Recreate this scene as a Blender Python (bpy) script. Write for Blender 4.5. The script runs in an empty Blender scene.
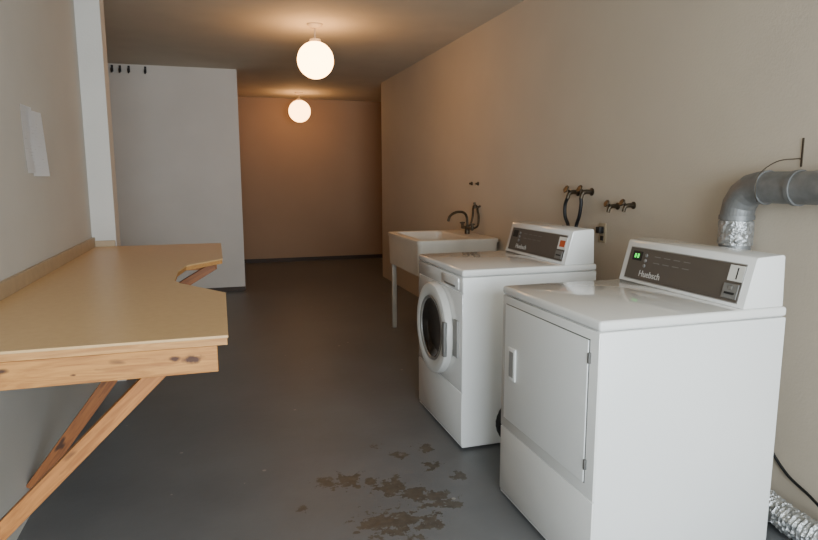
import bpy, bmesh, math, random
from mathutils import Vector, Matrix
random.seed(4)
C=bpy.context.scene.collection
PI=math.pi
# ---------------------------------------------------------------- materials
def lin(c):
    return tuple(((v/255)/12.92 if v/255<=0.04045 else ((v/255+0.055)/1.055)**2.4) for v in c)+(1,)
def N(nt,t,**k):
    n=nt.nodes.new(t)
    for a,b in k.items(): setattr(n,a,b)
    return n
def mat(name,col,rough=.5,metal=0,var=.06,scale=6,bump=0,bscale=40,stretch=(1,1,1),col2=None,coat=0,detail=4):
    m=bpy.data.materials.new(name);m.use_nodes=True;nt=m.node_tree;b=nt.nodes['Principled BSDF']
    tc=N(nt,'ShaderNodeTexCoord');mp=N(nt,'ShaderNodeMapping');mp.inputs['Scale'].default_value=stretch
    nt.links.new(tc.outputs['Object'],mp.inputs[0])
    no=N(nt,'ShaderNodeTexNoise');no.inputs['Scale'].default_value=scale;no.inputs['Detail'].default_value=detail
    nt.links.new(mp.outputs[0],no.inputs['Vector'])
    cr=N(nt,'ShaderNodeValToRGB');c=lin(col)
    c2=lin(col2) if col2 else tuple(max(0,v*(1-var*2)) for v in c[:3])+(1,)
    cr.color_ramp.elements[0].position=.3;cr.color_ramp.elements[1].position=.7
    cr.color_ramp.elements[0].color=c2;cr.color_ramp.elements[1].color=c
    nt.links.new(no.outputs['Fac'],cr.inputs[0]);nt.links.new(cr.outputs[0],b.inputs['Base Color'])
    b.inputs['Roughness'].default_value=rough;b.inputs['Metallic'].default_value=metal
    b.inputs['Coat Weight'].default_value=coat
    if bump:
        n2=N(nt,'ShaderNodeTexNoise');n2.inputs['Scale'].default_value=bscale;n2.inputs['Detail'].default_value=5
        nt.links.new(mp.outputs[0],n2.inputs['Vector'])
        bp=N(nt,'ShaderNodeBump');bp.inputs['Strength'].default_value=bump;bp.inputs['Distance'].default_value=.01
        nt.links.new(n2.outputs['Fac'],bp.inputs['Height']);nt.links.new(bp.outputs[0],b.inputs['Normal'])
    return m
def emis(name,col,s):
    m=mat(name,col,.4);b=m.node_tree.nodes['Principled BSDF']
    b.inputs['Emission Color'].default_value=lin(col);b.inputs['Emission Strength'].default_value=s
    return m
def wood(name,c1,c2,knots=()):
    m=bpy.data.materials.new(name);m.use_nodes=True;nt=m.node_tree;b=nt.nodes['Principled BSDF'];L=nt.links.new
    tc=N(nt,'ShaderNodeTexCoord');mp=N(nt,'ShaderNodeMapping');mp.inputs['Scale'].default_value=(1.2,14,14);L(tc.outputs['Object'],mp.inputs[0])
    no=N(nt,'ShaderNodeTexNoise');no.inputs['Scale'].default_value=5;no.inputs['Detail'].default_value=6;no.inputs['Distortion'].default_value=1.2;L(mp.outputs[0],no.inputs['Vector'])
    cr=N(nt,'ShaderNodeValToRGB');cr.color_ramp.elements[0].position=.32;cr.color_ramp.elements[1].position=.68
    cr.color_ramp.elements[0].color=lin(c2);cr.color_ramp.elements[1].color=lin(c1);L(no.outputs['Fac'],cr.inputs[0])
    mp2=N(nt,'ShaderNodeMapping');mp2.inputs['Scale'].default_value=(5,14,14);L(tc.outputs['Object'],mp2.inputs[0])
    v=N(nt,'ShaderNodeTexNoise');v.inputs['Scale'].default_value=1.3;v.inputs['Detail'].default_value=2;L(mp2.outputs[0],v.inputs['Vector'])
    r=N(nt,'ShaderNodeMapRange');r.inputs[1].default_value=.68;r.inputs[2].default_value=.74;L(v.outputs['Fac'],r.inputs[0])
    mx=N(nt,'ShaderNodeMixRGB');mx.inputs[2].default_value=lin((70,42,25));L(r.outputs[0],mx.inputs[0]);L(cr.outputs[0],mx.inputs[1])
    last=mx
    for (kx,kz,kr) in knots:
        mk=N(nt,'ShaderNodeMapping');mk.inputs['Location'].default_value=(-kx,0,-kz*2.2);mk.inputs['Scale'].default_value=(1,0,2.2);L(tc.outputs['Object'],mk.inputs[0])
        ln=N(nt,'ShaderNodeVectorMath',operation='LENGTH');L(mk.outputs[0],ln.inputs[0])
        ns=N(nt,'ShaderNodeTexNoise');ns.inputs['Scale'].default_value=60;L(tc.outputs['Object'],ns.inputs['Vector'])
        am=N(nt,'ShaderNodeMath',operation='MULTIPLY_ADD');am.inputs[1].default_value=kr*1.2;L(ns.outputs['Fac'],am.inputs[0]);L(ln.outputs['Value'],am.inputs[2])
        mrk=N(nt,'ShaderNodeMapRange');mrk.inputs[1].default_value=kr*1.7;mrk.inputs[2].default_value=kr*1.1;L(am.outputs[0],mrk.inputs[0])
        mz=N(nt,'ShaderNodeMixRGB');mz.inputs[2].default_value=lin((74,42,22));L(mrk.outputs[0],mz.inputs[0]);L(last.outputs[0],mz.inputs[1]);last=mz
    L(last.outputs[0],b.inputs['Base Color']);b.inputs['Roughness'].default_value=.6
    bp=N(nt,'ShaderNodeBump');bp.inputs['Strength'].default_value=.25;bp.inputs['Distance'].default_value=.004;L(no.outputs['Fac'],bp.inputs['Height']);L(bp.outputs[0],b.inputs['Normal'])
    return m
M={}
M['wall']=mat('wall_paint',(210,206,198),.75,var=.03,scale=2.5,bump=.12,bscale=90)
M['walll']=mat('wall_paint_left',(194,191,183),.75,var=.03,scale=2.5,bump=.12,bscale=90)
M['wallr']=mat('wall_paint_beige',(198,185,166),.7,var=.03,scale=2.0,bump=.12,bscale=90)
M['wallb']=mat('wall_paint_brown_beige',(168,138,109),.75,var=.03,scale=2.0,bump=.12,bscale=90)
M['ceil']=mat('ceiling_paint',(206,196,178),.85,var=.04,scale=3,bump=.1,bscale=70)
M['base']=mat('baseboard_vinyl',(66,52,40),.6)
M['enamel']=mat('white_enamel',(236,235,231),.12,var=.012,scale=3,coat=.7)
M['enamelrough']=mat('white_enamel_side',(234,234,231),.35,var=.012,scale=3)
M['doorwhite']=mat('washer_door_grey_white',(216,214,208),.35,var=.02,scale=3)
M['dark']=mat('dark_gap',(28,28,28),.6)
M['gap']=mat('seam_hinge_grey',(96,94,90),.6)  # even grey for the dryer door seam and its hinges
M['recess']=mat('handle_recess_grey',(150,148,144),.5)
M['panel']=mat('control_panel_brown_grey',(88,80,72),.45,var=.03)
M['silver']=mat('silver_trim',(185,185,182),.3,.8,var=.03)
M['chrome']=mat('dull_chrome',(150,146,138),.28,1,var=.1,scale=30)
M['bronze']=mat('tarnished_brass',(92,82,68),.42,.8,var=.2,scale=40)
M['rubber']=mat('black_rubber',(20,20,21),.5)
M['glass']=mat('dark_door_glass',(34,30,27),.12,var=.1,coat=.5)
M['drum']=mat('door_bowl_grey',(130,126,120),.3,var=.1)
M['plastic']=mat('white_tub_plastic',(206,197,182),.45,var=.03)
M['legm']=mat('white_leg_steel',(190,182,168),.45,.1)
M['lam']=mat('tan_laminate',(210,174,124),.36,var=.06,scale=40,col2=(204,166,116),detail=4)
M['lamedge']=wood('laminate_edge_wood',(202,150,88),(172,120,66))
M['strip']=mat('grey_beige_edge_strip',(178,155,124),.5,var=.06,scale=20)
M['wood']=wood('raw_pine',(184,122,62),(144,88,42))
M['woodknot']=wood('raw_pine_with_knots',(198,140,72),(158,102,50),[(.70,.004,.030),(.655,.010,.018),(.40,-.012,.008)])
M['woodred']=wood('reddish_pine',(156,96,50),(118,68,34))  # darker, redder pine tone for the two rear braces
M['galv']=mat('galvanised_steel',(140,141,140),.5,.55,var=.14,scale=22,bump=.15,bscale=25)
M['foil']=mat('aluminium_foil_tape',(205,207,207),.32,.8,var=.2,scale=50,bump=1.0,bscale=60)
M['outlet']=mat('beige_outlet_plate',(176,158,130),.5)
M['label']=mat('white_label',(226,224,216),.6)
M['red']=mat('orange_label',(200,88,44),.6)
M['ink']=mat('dark_ink',(44,38,36),.7)
M['light_ink']=mat('pale_ink',(205,202,195),.6)
M['grey']=mat('grey_plastic',(120,118,114),.5)
M['green']=emis('green_led',(60,255,90),1.3)
M['globe']=emis('lit_opal_glass',(255,190,120),20)
M['globe2']=emis('lit_opal_glass_far',(255,190,120),12)
M['paint_white']=mat('white_metal_canopy',(205,190,165),.5)
# paper with faint printed lines
m=mat('printed_paper',(240,240,236),.8);nt=m.node_tree;b=nt.nodes['Principled BSDF'];L=nt.links.new
tc=N(nt,'ShaderNodeTexCoord');w=N(nt,'ShaderNodeTexWave',wave_type='BANDS',bands_direction='Z');w.inputs['Scale'].default_value=22;L(tc.outputs['Object'],w.inputs[0])
no=N(nt,'ShaderNodeTexNoise');no.inputs['Scale'].default_value=30;L(tc.outputs['Object'],no.inputs[0])
mu=N(nt,'ShaderNodeMath',operation='MULTIPLY');L(w.outputs['Fac'],mu.inputs[0]);L(no.outputs['Fac'],mu.inputs[1])
cr=N(nt,'ShaderNodeValToRGB');cr.color_ramp.elements[0].position=.52;cr.color_ramp.elements[0].color=lin((255,255,255));cr.color_ramp.elements[1].position=.68;cr.color_ramp.elements[1].color=lin((236,236,236))
L(mu.outputs[0],cr.inputs[0]);L(cr.outputs[0],b.inputs['Base Color']);M['paper']=m
# painted concrete floor with peeled patches
m=bpy.data.materials.new('grey_painted_concrete');m.use_nodes=True;nt=m.node_tree;b=nt.nodes['Principled BSDF'];L=nt.links.new
geo=N(nt,'ShaderNodeNewGeometry')
patches=[(.41,2.62,.045),(.51,2.60,.065),(.60,2.56,.04),(.69,2.48,.07),(.76,2.40,.06),(.84,2.33,.07),(.90,2.26,.035),(.56,2.22,.08),(.65,2.19,.085),(.75,2.17,.055),(.92,2.63,.04),(.95,2.82,.04),(1.0,2.50,.035),(.80,2.78,.04),(.72,2.92,.025),(.28,2.42,.022)]
prev=None
for cx,cy,r in patches:
    d=N(nt,'ShaderNodeVectorMath',operation='DISTANCE');d.inputs[1].default_value=(cx,cy,0);L(geo.outputs['Position'],d.inputs[0])
    q=N(nt,'ShaderNodeMath',operation='DIVIDE');q.inputs[1].default_value=r*1.05;L(d.outputs['Value'],q.inputs[0])
    if prev is None: prev=q
    else:
        mn=N(nt,'ShaderNodeMath',operation='MINIMUM');L(prev.outputs[0],mn.inputs[0]);L(q.outputs[0],mn.inputs[1]);prev=mn
no=N(nt,'ShaderNodeTexNoise');no.inputs['Scale'].default_value=20;no.inputs['Detail'].default_value=8;no.inputs['Roughness'].default_value=.66;L(geo.outputs['Position'],no.inputs['Vector'])
ma=N(nt,'ShaderNodeMath',operation='MULTIPLY_ADD');ma.inputs[1].default_value=6.0;ma.inputs[2].default_value=-2.65;L(no.outputs['Fac'],ma.inputs[0])
ad=N(nt,'ShaderNodeMath',operation='ADD');L(prev.outputs[0],ad.inputs[0]);L(ma.outputs[0],ad.inputs[1])
mr=N(nt,'ShaderNodeMapRange');mr.inputs[1].default_value=1.28;mr.inputs[2].default_value=1.18;L(ad.outputs[0],mr.inputs[0])
n2=N(nt,'ShaderNodeTexNoise');n2.inputs['Scale'].default_value=1.6;n2.inputs['Detail'].default_value=8;n2.inputs['Roughness'].default_value=.6;L(geo.outputs['Position'],n2.inputs['Vector'])
cr=N(nt,'ShaderNodeValToRGB');cr.color_ramp.elements[0].position=.3;cr.color_ramp.elements[0].color=lin((92,94,96));cr.color_ramp.elements[1].position=.7;cr.color_ramp.elements[1].color=lin((109,111,112));L(n2.outputs['Fac'],cr.inputs[0])
n3=N(nt,'ShaderNodeTexNoise');n3.inputs['Scale'].default_value=30;L(geo.outputs['Position'],n3.inputs['Vector'])
c3=N(nt,'ShaderNodeValToRGB');c3.color_ramp.elements[0].color=lin((60,55,49));c3.color_ramp.elements[1].color=lin((96,90,81));L(n3.outputs['Fac'],c3.inputs[0])
mx=N(nt,'ShaderNodeMixRGB');L(mr.outputs[0],mx.inputs[0]);L(cr.outputs[0],mx.inputs[1]);L(c3.outputs[0],mx.inputs[2])
vo=N(nt,'ShaderNodeTexVoronoi');vo.inputs['Scale'].default_value=5.5;L(geo.outputs['Position'],vo.inputs['Vector'])
n4=N(nt,'ShaderNodeTexNoise');n4.inputs['Scale'].default_value=2.3;L(geo.outputs['Position'],n4.inputs['Vector'])
th=N(nt,'ShaderNodeMath',operation='MULTIPLY_ADD');th.inputs[1].default_value=.24;th.inputs[2].default_value=-.085;L(n4.outputs['Fac'],th.inputs[0])
lt=N(nt,'ShaderNodeMath',operation='LESS_THAN');L(vo.outputs['Distance'],lt.inputs[0]);L(th.outputs[0],lt.inputs[1])
mx2=N(nt,'ShaderNodeMixRGB');mx2.inputs[2].default_value=lin((140,138,131));L(lt.outputs[0],mx2.inputs[0]);L(mx.outputs[0],mx2.inputs[1])
L(mx2.outputs[0],b.inputs['Base Color'])
rr=N(nt,'ShaderNodeMapRange');rr.inputs[3].default_value=.36;rr.inputs[4].default_value=.55;L(n2.outputs['Fac'],rr.inputs[0]);L(rr.outputs[0],b.inputs['Roughness'])
bp=N(nt,'ShaderNodeBump');bp.inputs['Strength'].default_value=.12;bp.inputs['Distance'].default_value=.01;L(no.outputs['Fac'],bp.inputs['Height']);L(bp.outputs[0],b.inputs['Normal'])
M['floor']=m
# ---------------------------------------------------------------- mesh helpers
def nb(): return bmesh.new()
def bx(bm,x0,x1,y0,y1,z0,z1,bev=0,seg=2):
    vs=[bm.verts.new((x,y,z)) for x in(x0,x1) for y in(y0,y1) for z in(z0,z1)]
    fs=[bm.faces.new([vs[i] for i in f]) for f in((0,1,3,2),(4,6,7,5),(0,4,5,1),(2,3,7,6),(0,2,6,4),(1,5,7,3))]
    if bev:
        es=list({e for f in fs for e in f.edges})
        bmesh.ops.bevel(bm,geom=es,offset=bev,segments=seg,profile=.5,affect='EDGES')
    return bm
def prism(bm,pts,axis,a,b,bev=0):
    def P(p,t):
        return (p[0],t,p[1]) if axis=='y' else ((p[0],p[1],t) if axis=='z' else (t,p[0],p[1]))
    A=[bm.verts.new(P(p,a)) for p in pts];B=[bm.verts.new(P(p,b)) for p in pts];n=len(pts)
    fs=[bm.faces.new(A),bm.faces.new(B[::-1])]+[bm.faces.new([A[i],B[i],B[(i+1)%n],A[(i+1)%n]]) for i in range(n)]
    if bev:
        es=list({e for f in fs for e in f.edges})
        bmesh.ops.bevel(bm,geom=es,offset=bev,segments=2,profile=.5,affect='EDGES')
    return bm
def lathe(bm,prof,c,ax,seg=40):
    c=Vector(c);ax=Vector(ax).normalized();u=ax.orthogonal().normalized();v=ax.cross(u)
    rings=[]
    for r,h in prof:
        if r<1e-6: rings.append([bm.verts.new(c+ax*h)])
        else: rings.append([bm.verts.new(c+ax*h+(u*math.cos(2*PI*k/seg)+v*math.sin(2*PI*k/seg))*r) for k in range(seg)])
    for A,B in zip(rings,rings[1:]):
        for k in range(seg):
            j=(k+1)%seg
            if len(A)==1 and len(B)==1: continue
            if len(A)==1: bm.faces.new([A[0],B[j],B[k]])
            elif len(B)==1: bm.faces.new([A[k],A[j],B[0]])
            else: bm.faces.new([A[k],A[j],B[j],B[k]])
    return bm
def smoothpath(P,n=8):
    P=[Vector(p) for p in P];Q=[P[0]*2-P[1]]+P+[P[-1]*2-P[-2]];out=[]
    for i in range(1,len(Q)-2):
        for k in range(n):
            t=k/n;a,b,c,d=Q[i-1:i+3]
            out.append(.5*((2*b)+(c-a)*t+(2*a-5*b+4*c-d)*t*t+(3*b-a-3*c+d)*t**3))
    return out+[P[-1]]
def tube(bm,P,r,seg=16,smooth=0,caps=True,jit=0):
    P=smoothpath(P,smooth) if smooth else [Vector(p) for p in P]
    rf=r if callable(r) else (lambda i:r)
    T=[(P[min(i+1,len(P)-1)]-P[max(i-1,0)]).normalized() for i in range(len(P))]
    u=T[0].orthogonal().normalized();rings=[]
    for i,p in enumerate(P):
        u=(u-T[i]*u.dot(T[i])).normalized();v=T[i].cross(u)
        rings.append([bm.verts.new(p+(u*math.cos(2*PI*k/seg)+v*math.sin(2*PI*k/seg))*(rf(i)-jit*random.random())) for k in range(seg)])
    for A,B in zip(rings,rings[1:]):
        for k in range(seg):
            j=(k+1)%seg;bm.faces.new([A[k],A[j],B[j],B[k]])
    if caps: bm.faces.new(rings[0][::-1]);bm.faces.new(rings[-1])
    return bm
def wl(o):
    p=Vector((0,0,0))
    while o is not None: p+=o.location;o=o.parent
    return p
def obj(name,bm,m,parent=None,smooth=False,M4=None):
    bmesh.ops.recalc_face_normals(bm,faces=bm.faces)
    me=bpy.data.meshes.new(name);bm.to_mesh(me);bm.free()
    me.materials.append(M[m] if isinstance(m,str) else m)
    if smooth:
        for p in me.polygons: p.use_smooth=True
        me.set_sharp_from_angle(angle=math.radians(38))
    o=bpy.data.objects.new(name,me);C.objects.link(o)
    if M4 is not None: o.matrix_basis=M4
    if parent is not None:
        o.parent=parent;o.location=o.location-wl(parent)
    return o
def tag(o,label,cat,group=None):
    o['label']=label;o['category']=cat
    if group:o['group']=group
    return o
def thing(name,label,cat,loc=(0,0,0),group=None):
    o=bpy.data.objects.new(name,None);o.empty_display_size=.05;C.objects.link(o);o.location=loc
    return tag(o,label,cat,group)
def struct(name,bm,m):
    o=obj(name,bm,m);o['kind']='structure';return o
def text_bm(s,size):
    cu=bpy.data.curves.new('t','FONT');cu.body=s;cu.size=size;cu.extrude=.0004
    o=bpy.data.objects.new('t',cu);C.objects.link(o);bpy.context.view_layer.update()
    me=bpy.data.meshes.new_from_object(o.evaluated_get(bpy.context.evaluated_depsgraph_get()))
    bm=nb();bm.from_mesh(me);bpy.data.objects.remove(o);bpy.data.meshes.remove(me)
    return bm
# ---------------------------------------------------------------- room
W=2.1685;H=2.6165;D=10.27;P=7.727;E=8.27;XL=-.788;YN=-2.2;YC=4.44
struct('floor',bx(nb(),-2.6,4.2,-2.4,D+.2,-.1,0),'floor')
struct('ceiling',bx(nb(),-2.6,4.2,-2.4,D+.2,H,H+.1),'ceil')
struct('wall_right',bx(nb(),W,W+.15,-2.2,E,0,H),'wallr')
struct('wall_right_return',bx(nb(),W+.15,4.1,E-.15,E,0,H),'wallb')
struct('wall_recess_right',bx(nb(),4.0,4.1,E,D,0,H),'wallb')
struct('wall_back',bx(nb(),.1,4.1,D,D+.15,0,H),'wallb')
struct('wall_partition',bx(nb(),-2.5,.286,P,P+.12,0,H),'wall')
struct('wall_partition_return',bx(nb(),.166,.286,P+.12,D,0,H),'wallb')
struct('wall_left',bx(nb(),XL-.12,XL,-2.2,YC,0,H),'walll')
struct('wall_column',bx(nb(),XL-.12,-.645,YC,YC+.17,0,H),'wall')
struct('wall_alcove_front',bx(nb(),-2.5,XL-.12,YC+.05,YC+.17,0,H),'wall')
struct('wall_alcove_left',bx(nb(),-2.5,-2.38,YC+.17,P,0,H),'wall')
# wall behind the viewer with a window opening
bm=nb();wx0,wx1,wz0,wz1=-.7,2.0,.5,2.3
bx(bm,XL-.12,wx0,YN-.15,YN,0,H);bx(bm,wx1,W+.15,YN-.15,YN,0,H);bx(bm,wx0,wx1,YN-.15,YN,0,wz0);bx(bm,wx0,wx1,YN-.15,YN,wz1,H)
struct('wall_front',bm,'wall')
bm=nb()
for a in((wx0,wx0+.05,wz0,wz1),(wx1-.05,wx1,wz0,wz1),(wx0,wx1,wz0,wz0+.05),(wx0,wx1,wz1-.05,wz1),((wx0+wx1)/2-.025,(wx0+wx1)/2+.025,wz0,wz1)):
    bx(bm,a[0],a[1],YN-.1,YN-.05,a[2],a[3])
struct('window_1',bm,'plastic')
struct('baseboard_back',bx(nb(),.286,4.0,D-.012,D,0,.06),'base')
struct('baseboard_partition',bx(nb(),-2.38,.286,P-.012,P,0,.05),'base')
# ---------------------------------------------------------------- workbench
TZ=.92
t=thing('wall_workbench','long tan laminate worktop on raw pine brackets with a notch cut in its edge','workbench',(-.4,3.0,0))
YF=YC-.001
out=[(XL,1.785),(.013,1.785),(.016,2.48),(-.165,2.76),(-.195,2.84),(-.195,3.14),(-.165,3.34),(.016,3.56),(.013,YF),(XL,YF)]
obj('worktop',prism(nb(),out,'z',TZ-.008,TZ,.0015),'lam',t)
obj('worktop_core',prism(nb(),[(x-.003 if x>-.5 else x,y+(.002 if y<2 else 0)) for x,y in out],'z',TZ-.028,TZ-.008),'lamedge',t)
obj('backsplash',bx(nb(),XL,XL+.018,1.785,YF,TZ,TZ+.062,.002),'strip',t)
obj('backsplash',bx(nb(),XL+.018,-.650,YF-.018,YF,TZ,TZ+.04,.002),'strip',t)
def beam(name,p0,p1,w,th,parent,m='wood'):
    p0=Vector(p0);p1=Vector(p1);d=(p1-p0);Ln=d.length;x=d.normalized();y=Vector((0,1,0));z=x.cross(y).normalized()
    R=Matrix((x,y,z)).transposed().to_4x4()
    return obj(name,bx(nb(),0,Ln,-th/2,th/2,-w/2,w/2,.002),m,parent,M4=Matrix.Translation(p0)@R)
beam('support_arm',(XL+.001,1.806,.853),(-.018,1.806,.853),.076,.038,t,'woodknot')
beam('support_arm',(XL+.001,2.67,.866),(-.16,2.67,.866),.05,.038,t,'wood')
beam('support_arm',(XL+.001,3.72,.866),(-.018,3.72,.866),.05,.038,t,'wood')
beam('brace',(XL+.012,1.845,.236),(-.128,1.845,.868),.046,.038,t)
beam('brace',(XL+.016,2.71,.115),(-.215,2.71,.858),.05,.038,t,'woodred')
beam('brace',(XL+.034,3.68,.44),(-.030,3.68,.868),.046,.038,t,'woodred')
obj('wall_ledger',bx(nb(),XL,XL+.03,1.87,YF-.05,.80,.889,.002),'wood',t)
# ---------------------------------------------------------------- machines
X0,X1,T=1.116,1.86,.92
def body(t,y0,y1):
    obj('cabinet',bx(nb(),X0+.004,X1,y0,y1,.014,.883,.006),'enamelrough',t,True)
    obj('top_panel',bx(nb(),X0-.002,X1,y0-.002,y1+.002,.885,T,.011,4),'enamel',t,True)
    for x in(X0+.06,X1-.06):
        for y in(y0+.05,y1-.05):
            obj('foot',lathe(nb(),[(0,0),(.02,0),(.02,.010),(.008,.010),(.008,.016),(0,.016)],(x,y,0),(0,0,1),16),'rubber',t)
def console(t,y0,y1,kind):
    prof=[(1.672,T),(1.716,1.088),(1.722,1.094),(1.83,1.100),(1.838,1.094),(1.845,T)]
    c=obj('console',prism(nb(),prof,'y',y0+.004,y1-.002,.004),'enamel',t,True)
    up=Vector((.044,0,.168)).normalized();xx=Vector((0,-1,0));nn=xx.cross(up)
    o0=Vector((1.672,y1-.002,T))
    F=Matrix((xx,up,nn)).transposed().to_4x4();F=Matrix.Translation(o0)@F
    Wd=y1-y0-.006
    def dec(name,u0,u1,v0,v1,m,w0=0,w1=.001,bev=0):
        return obj(name,bx(nb(),u0,u1,v0,v1,w0,w1,bev),m,c,M4=F)
    def txt(s,size,u,v,m,w=.0022):
        bm=text_bm(s,size);bmesh.ops.translate(bm,verts=bm.verts,vec=(u,v,w));return obj('lettering',bm,m,c,M4=F)
    dec('panel_trim',.03,Wd-.03,.013,.152,'silver',-.001,.0012)
    dec('control_panel',.034,Wd-.034,.017,.148,'panel',0,.0018)
    dec('display',.055,.115,.095,.135,'dark',.0018,.0026)
    if kind=='dryer':
        for k in range(2): dec('display_digit',.068+.018*k,.078+.018*k,.106,.124,'green',.0026,.0032)
    txt('Huebsch',.037,.12,.032,'light_ink')
    for k in range(4):
        for j in range(2): dec('lettering',.19+.055*k,.226+.055*k,.095+.026*j,.098+.026*j,'grey',.0018,.0023)
    for k in range(3): obj('button',lathe(nb(),[(0,.0055),(.007,.005),(.008,.0018)],(.14,.122-.022*k,0),(0,0,1),16),'grey',c,M4=F)
    if kind=='dryer':
        dec('price_label',.580,.645,.088,.144,'label',.0018,.0028)
        txt('1',.060,.602,.095,'ink',.0029)
        dec('coin_slot_plate',.575,.640,.026,.078,'grey',.0018,.006,.001)
        dec('coin_slot',.585,.63,.040,.048,'dark',.006,.0066)
        dec('coin_chute',.60,.615,.058,.070,'silver',.006,.008)
    else:
        dec('price_label',.575,.650,.075,.14,'label',.0018,.0028)
        dec('price_label',.59,.640,.088,.122,'red',.0028,.0034)
        dec('coin_slot_plate',.575,.640,.024,.066,'grey',.0018,.006,.001)
        dec('coin_slot',.585,.63,.04,.047,'dark',.006,.0066)
    return c
# dryer
y0,y1=1.6077,2.2918
t=thing('clothes_dryer','white coin-operated dryer with a square front door, nearest machine','dryer',((X0+X1)/2,(y0+y1)/2,0))
body(t,y0,y1);console(t,y0,y1,'dryer')
obj('front_panel',bx(nb(),X0,X0+.006,y0+.002,y1-.002,.320,.882,.002),'enamel',t,True)
obj('kick_panel',bx(nb(),X0,X0+.006,y0+.002,y1-.002,.03,.316,.002),'enamel',t,True)
obj('door_gasket',bx(nb(),X0-.001,X0+.001,1.657,2.257,.363,.851,.0),'gap',t)
d=obj('door',bx(nb(),X0-.006,X0-.001,1.660,2.254,.366,.848,.002,3),'enamelrough',t,True)
hx=X0-.006
dh=obj('door_handle',bx(nb(),hx-.007,hx+.001,2.150,2.212,.548,.682,.004,3),'enamelrough',d,True)
obj('handle_recess',bx(nb(),hx-.0075,hx-.006,2.163,2.199,.562,.668),'recess',d)
for z in(.79,.43):
    obj('hinge',bx(nb(),X0-.009,X0+.002,1.650,1.659,z-.018,z+.018,.002),'gap',d,True)
obj('exhaust_collar',lathe(nb(),[(.05,0),(.05,.05),(.046,.05),(.046,0)],(X1,1.95,.13),(1,0,0),24),'galv',t,True)
# washer
y0,y1=2.7325,3.4207
t=thing('washing_machine','white front-loading washer with a round dark glass door, behind the dryer','washing machine',((X0+X1)/2,(y0+y1)/2,0))
body(t,y0,y1);console(t,y0,y1,'washer')
obj('upper_front_panel',bx(nb(),X0,X0+.006,y0+.002,y1-.002,.808,.882,.002),'enamel',t,True)
obj('front_panel',bx(nb(),X0,X0+.006,y0+.002,y1-.002,.305,.802,.002),'enamel',t,True)
obj('kick_panel',bx(nb(),X0,X0+.006,y0+.002,y1-.002,.03,.299,.002),'enamel',t,True)
dr=obj('detergent_drawer',bx(nb(),X0-.006,X0+.001,2.78,3.02,.818,.872,.003),'enamel',t,True)
obj('drawer_grip',bx(nb(),X0-.0075,X0-.005,2.82,2.98,.822,.832,.001),'grey',dr)
c=(X0,3.085,.56)
d=obj('door',lathe(nb(),[(.235,0),(.247,.006),(.247,.028),(.240,.042),(.222,.048),(.19,.046),(.176,.040),(.168,.028)],c,(-1,0,0),56),'doorwhite',t,True)
obj('door_trim_ring',lathe(nb(),[(.178,.038),(.174,.045),(.163,.043),(.160,.034),(.170,.03)],c,(-1,0,0),56),'drum',d,True)
obj('door_glass',lathe(nb(),[(.164,.038),(.14,.022),(.10,.012),(.05,.008),(0,.007)],c,(-1,0,0),48),'glass',d,True)
obj('door_handle',bx(nb(),X0-.056,X0-.036,2.843,2.875,.46,.64,.005),'grey',d,True)
obj('door_latch',bx(nb(),X0-.012,X0,2.775,2.832,.47,.66,.004),'recess',t,True)
obj('door_hinge',bx(nb(),X0-.03,X0,3.325,3.36,.49,.63,.004),'enamel',d,True)
# ---------------------------------------------------------------- laundry sink
sx0,sx1,sy0,sy1=1.46,2.155,4.50,5.40
t=thing('laundry_sink','boxy white utility sink on white legs beyond the washer','sink',((sx0+sx1)/2,(sy0+sy1)/2,0))
def ring(bm,x0,x1,y0,y1,z,r=.04):
    out=[]
    for cx,cy,a0 in((x1-r,y1-r,0),(x0+r,y1-r,90),(x0+r,y0+r,180),(x1-r,y0+r,270)):
        for k in range(6):
            a=math.radians(a0+18*k);out.append(bm.verts.new((cx+r*math.cos(a),cy+r*math.sin(a),z)))
    return out
bm=nb()
R=[ring(bm,sx0+.012,sx1-.012,sy0+.012,sy1-.012,.60),ring(bm,sx0+.007,sx1-.007,sy0+.007,sy1-.007,.85),ring(bm,sx0,sx1,sy0,sy1,.85),ring(bm,sx0,sx1,sy0,sy1,.874),ring(bm,sx0+.006,sx1-.006,sy0+.006,sy1-.006,.88),
   ring(bm,sx0+.06,sx1-.20,sy0+.07,sy1-.07,.88,.05),ring(bm,sx0+.068,sx1-.208,sy0+.078,sy1-.078,.87,.05),ring(bm,sx0+.08,sx1-.22,sy0+.09,sy1-.09,.63,.05)]
for A,B in zip(R,R[1:]):
    for k in range(24): bm.faces.new([A[k],A[(k+1)%24],B[(k+1)%24],B[k]])
bm.faces.new(R[0]);bm.faces.new(R[-1])
obj('basin',bm,'plastic',t,True)
for x in(sx0+.05,sx1-.05):
    for y in(sy0+.05,sy1-.05):
        g=obj('leg',bx(nb(),x-.019,x+.019,y-.019,y+.019,0,.605,.003),'legm',t,True)
obj('drain_pipe',tube(nb(),[(1.75,4.95,.60),(1.75,4.95,.42),(1.75,4.95,.34),(1.82,4.95,.29),(1.90,4.95,.33),(1.97,4.95,.40),(2.10,4.95,.42),(W-.002,4.95,.42)],.022,16,4),'plastic',t,True)
obj('drain',lathe(nb(),[(0,0),(.03,0),(.034,.003),(.038,0)],(1.74,4.95,.63),(0,0,1),24),'chrome',t,True)
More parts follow.
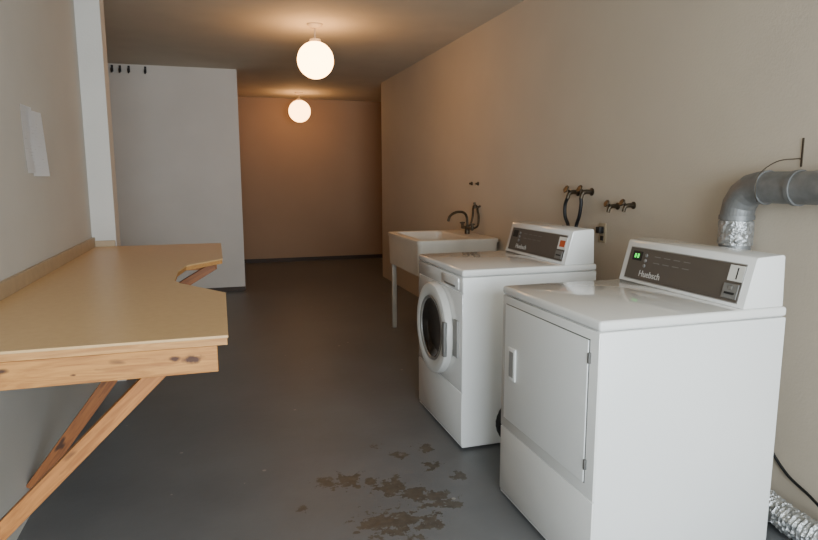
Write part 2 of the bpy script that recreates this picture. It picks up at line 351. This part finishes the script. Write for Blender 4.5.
# faucet
t=thing('faucet','tarnished gooseneck faucet with two valves above the white sink','faucet',(2.06,4.95,.88))
obj('faucet_body',tube(nb(),[(2.06,4.85,.93),(2.06,5.07,.93)],.015,16),'bronze',t,True)
obj('faucet_base',tube(nb(),[(2.06,4.96,.880),(2.06,4.96,.94)],.022,20),'bronze',t,True)
obj('spout',tube(nb(),[(2.06,4.96,.93),(2.055,4.96,1.02),(2.02,4.95,1.065),(1.95,4.94,1.07),(1.89,4.93,1.04),(1.87,4.925,.995)],.011,14,6),'bronze',t,True)
for y in(4.85,5.07):
    obj('valve_handle',lathe(nb(),[(.012,0),(.012,.03),(.024,.035),(.024,.045),(0,.049)],(2.06,y,.93),(0,0,1),16),'bronze',t,True)
obj('supply_pipe',tube(nb(),[(2.06,5.05,.93),(2.12,5.04,.95),(2.14,5.03,1.03),(2.14,5.02,1.10),(W-.001,5.02,1.12)],.009,12,5),'bronze',t,True)
obj('supply_pipe',tube(nb(),[(2.06,4.87,.93),(2.12,4.88,.95),(2.14,4.90,1.03),(2.14,4.93,1.10),(W-.001,4.93,1.12)],.009,12,5),'bronze',t,True)
obj('valve_knob',lathe(nb(),[(0.0,0),(.022,0),(.022,.02),(.01,.03),(.01,.05),(0,.05)],(2.14,4.975,1.10),(-.2,0,1),14),'bronze',t,True)
for k,(y,lb) in enumerate(((5.12,'far small round capped pipe stub high on wall above sink'),(4.98,'near small round capped pipe stub high on wall above sink'))):
    tag(obj('pipe_stub',lathe(nb(),[(0,0),(.016,0),(.016,.008),(.009,.014),(.009,.026),(0,.028)],(W,y,1.31),(-1,0,0),16),'bronze',None,True),lb,'pipe stub','pipe stubs above the sink')
# ---------------------------------------------------------------- washer water valves, hoses
def bib(y,z,label,s=1):
    t=thing('water_valve',label,'valve',(W,y,z),'water valves on the right wall')
    obj('wall_flange',lathe(nb(),[(.0,0.0),(.024*s,0.0),(.024*s,.004),(.011*s,.010),(.011*s,.025)],(W,y,z),(-1,0,0),20),'bronze',t,True)
    obj('valve_body',tube(nb(),[(W-.005,y,z),(W-.045*s,y,z),(W-.065*s,y,z-.010*s),(W-.075*s,y,z-.04*s)],lambda i:(.014 if i<10 else .012)*s,14,5),'bronze',t,True)
    q=obj('valve_stem',tube(nb(),[(W-.045*s,y,z),(W-.085*s,y,z+.018*s)],.006,10),'bronze',t,True)
    obj('handle_wheel',lathe(nb(),[(0,.0),(.022*s,.0),(.026*s,.005),(.022*s,.010),(0,.012)],(W-.083*s,y,z+.017*s),(-.9,0,.42),8),'bronze',q,True)
    return t
bib(3.42,1.27,'water valve with a black hose, farther of the hosed pair')
bib(3.27,1.275,'water valve with a black hose, nearer of the hosed pair')
bib(3.01,1.20,'capped water valve without hose, next to the hosed pair',.85)
bib(2.87,1.21,'capped water valve without hose, nearest to the dryer',.85)
hx=W-.075
tag(obj('water_hose',tube(nb(),[(hx,3.42,1.235),(hx,3.445,1.19),(hx,3.44,1.12),(hx,3.40,1.06),(W-.10,3.36,.98),(W-.14,3.33,.86),(W-.2,3.3,.75),(X1+.012,3.3,.7)],.011,12,8),'rubber',None,True),'black hose hanging from the farther valve behind the washer','hose','hoses behind the washer')
tag(obj('water_hose',tube(nb(),[(hx,3.27,1.24),(hx,3.265,1.20),(hx,3.28,1.13),(hx,3.31,1.06),(W-.10,3.26,.97),(W-.13,3.18,.86),(W-.2,3.12,.75),(X1+.012,3.12,.7)],.011,12,8),'rubber',None,True),'black hose hanging from the nearer valve behind the washer','hose','hoses behind the washer')
t=thing('wall_outlet','beige wall outlet with a black plug behind washer console','outlet',(W,3.14,1.04))
obj('cover_plate',bx(nb(),W-.007,W,3.105,3.175,.98,1.095,.003),'outlet',t,True)
obj('plug',bx(nb(),W-.04,W-.007,3.12,3.16,1.035,1.075,.006),'rubber',t,True)
obj('socket',bx(nb(),W-.0085,W-.006,3.125,3.155,.992,1.02,.001),'dark',t)
# hose between machines
tag(obj('drain_hose',tube(nb(),[(1.80,2.52,.03),(1.55,2.5,.03),(1.37,2.5,.07),(1.245,2.49,.15),(1.205,2.49,.23),(1.24,2.49,.31),(1.33,2.5,.355),(1.5,2.5,.36),(1.8,2.52,.30),(1.95,2.54,.2)],lambda i:.015+.0015*(i%2),14,8),'rubber',None,True),'black ribbed drain hose looped between dryer and washer','hose')
# ---------------------------------------------------------------- dryer duct
DX=2.085;r=.062
t=thing('vent_duct','round galvanised steel vent duct elbowing along the right wall','duct',(DX,2.08,0))
obj('vertical_pipe',tube(nb(),[(DX,2.08,.34),(DX,2.08,1.21)],r,32),'galv',t,True)
obj('elbow',tube(nb(),[(DX,2.08,1.19)]+[(DX,2.08-.115*(1-math.cos(math.radians(a))),1.205+.115*math.sin(math.radians(a))) for a in(0,22.5,45,67.5,90)]+[(DX,1.94,1.32)],r+.003,32),'galv',t)
obj('horizontal_pipe',tube(nb(),[(DX,1.965,1.32),(DX,-.6,1.335)],r,32),'galv',t,True)
for y in(1.945,1.80): obj('seam_band',tube(nb(),[(DX,y+.009,1.32),(DX,y-.009,1.32)],r+.006,32),'galv',t,True)
obj('seam_band',tube(nb(),[(DX,2.08,1.185),(DX,2.08,1.203)],r+.007,32),'galv',t,True)
obj('foil_tape',tube(nb(),[(DX,2.08,1.08+.01*k) for k in range(11)],lambda i:r+.008,32,jit=.005),'foil',t)
t=thing('pipe_hanger','thin dark strap and wire holding the duct to the wall','hanger',(W,1.87,1.45))
obj('strap',bx(nb(),W-.004,W,1.865,1.872,1.40,1.51,.001),'bronze',t)
obj('wire',tube(nb(),[(W-.004,1.868,1.43),(W-.03,1.87,1.43),(W-.09,1.90,1.42),(DX-.068,1.92,1.37),(DX-.074,1.925,1.30),(DX-.055,1.93,1.265)],.002,8,6),'bronze',t,True)
P_=smoothpath([(DX,2.08,.32),(DX-.005,2.07,.2),(DX-.015,1.98,.10),(DX-.02,1.80,.060),(DX-.05,1.62,.059),(DX-.045,1.42,.059),(DX-.05,1.15,.059)],20)
tag(obj('flexible_foil_hose',tube(nb(),P_,lambda i:.058 if i%2 else .050,26,jit=.008),'foil',None),'crinkled silver foil duct hose on floor behind the dryer','duct hose')
tag(obj('power_cable',tube(nb(),[(W-.006,2.2,.42),(W-.008,2.0,.36),(W-.008,1.90,.25),(W-.012,1.80,.17),(W-.03,1.68,.14),(W-.08,1.55,.127),(W-.12,1.45,.123),(W-.13,1.3,.122)],.006,10,8),'rubber',None,True),'thin black power cable drooping behind the dryer over the foil hose','cable')
# ---------------------------------------------------------------- globe lights
def globe(x,y,zc,R,gm,label):
    t=thing('globe_light',label,'ceiling light',(x,y,H),'globe lights on the ceiling')
    obj('canopy',lathe(nb(),[(0,0),(.065,0),(.065,.008),(.04,.03),(.012,.035),(0,.035)],(x,y,H),(0,0,-1),32),'paint_white',t,True)
    obj('stem',tube(nb(),[(x,y,H-.03),(x,y,zc+R)],.008,12),'paint_white',t,True)
    obj('collar',lathe(nb(),[(0,-.02),(.045,-.018),(.05,.012),(.04,.012)],(x,y,zc+R),(0,0,-1),28),'paint_white',t,True)
    prof=[(R*math.sin(math.radians(a)),R*math.cos(math.radians(a))) for a in range(8,181,6)]
    prof[-1]=(0,-R)
    obj('globe',lathe(nb(),prof,(x,y,zc),(0,0,1),40),gm,t,True)
    return t
globe(.836,5.33,2.33,.15,'globe','lit white globe pendant light, nearer and larger-looking of two')
globe(1.235,9.5,2.345,.16,'globe2','lit white globe pendant light, farther one near the back wall')
# ---------------------------------------------------------------- papers
for k,(ya,yb,za,zb,lb) in enumerate(((3.09,3.26,1.385,1.68,'white paper notice on left wall, nearer sheet'),(3.19,3.36,1.372,1.665,'white paper notice on left wall, farther overlapping sheet'))):
    bm=nb();x=XL+.0008+.004*k;n=6;vs=[]
    for i in range(n+1):
        for j in range(n+1):
            u=i/n;v=j/n;vs.append(bm.verts.new((x+(.026*u*(1-v*.6) if k else .008*(1-v)**2),ya+(yb-ya)*u,za+(zb-za)*v)))
    for i in range(n):
        for j in range(n): bm.faces.new([vs[i*(n+1)+j],vs[(i+1)*(n+1)+j],vs[(i+1)*(n+1)+j+1],vs[i*(n+1)+j+1]])
    bmesh.ops.solidify(bm,geom=bm.faces,thickness=.0006)
    tag(obj('paper_notice',bm,'paper',None,True),lb,'paper','paper notices on the left wall')
# ---------------------------------------------------------------- hooks on the partition
for x,w in((-1.04,'first from left'),(-.96,'second from left'),(-.87,'third from left'),(-.70,'rightmost and set apart')):
    t=thing('coat_hook','small dark hook high on far white wall, '+w,'hook',(x,P,2.55),'dark hooks under the ceiling')
    obj('hook_plate',bx(nb(),x-.012,x+.012,P-.006,P,2.53,2.60,.002),'rubber',t)
    obj('hook_arm',tube(nb(),[(x,P-.004,2.575),(x,P-.05,2.56),(x,P-.075,2.54),(x,P-.06,2.52),(x,P-.035,2.525)],.009,10,5),'rubber',t,True)
# ---------------------------------------------------------------- lights
def area(name,loc,rot,sx,sy,e,col):
    l=bpy.data.lights.new(name,'AREA');l.shape='RECTANGLE';l.size=sx;l.size_y=sy;l.energy=e;l.color=col
    o=bpy.data.objects.new(name,l);C.objects.link(o);o.location=loc;o.rotation_euler=rot;return o
area('daylight_window',(.65,YN-.2,1.4),(math.radians(90),0,0),2.7,1.8,315,(.81,.91,1.0))
w=bpy.data.worlds.new('world');bpy.context.scene.world=w;w.use_nodes=True
w.node_tree.nodes['Background'].inputs[0].default_value=(.75,.85,1,1);w.node_tree.nodes['Background'].inputs[1].default_value=.5
# ---------------------------------------------------------------- camera
yaw,pi_,ro=math.radians(17.1595),math.radians(8.4796),math.radians(-.1233)
Fv=Vector((math.sin(yaw)*math.cos(pi_),math.cos(yaw)*math.cos(pi_),-math.sin(pi_)))
Rv=Fv.cross(Vector((0,0,1))).normalized();Uv=Rv.cross(Fv)
R2=Rv*math.cos(ro)+Uv*math.sin(ro);U2=-Rv*math.sin(ro)+Uv*math.cos(ro)
cd=bpy.data.cameras.new('camera');cd.sensor_width=36;cd.lens=617.855/818*36;cd.clip_start=.02
co=bpy.data.objects.new('camera',cd);C.objects.link(co)
mw=Matrix((R2,U2,-Fv)).transposed().to_4x4();co.matrix_world=Matrix.Translation((0,0,1.3608))@mw
bpy.context.scene.camera=co
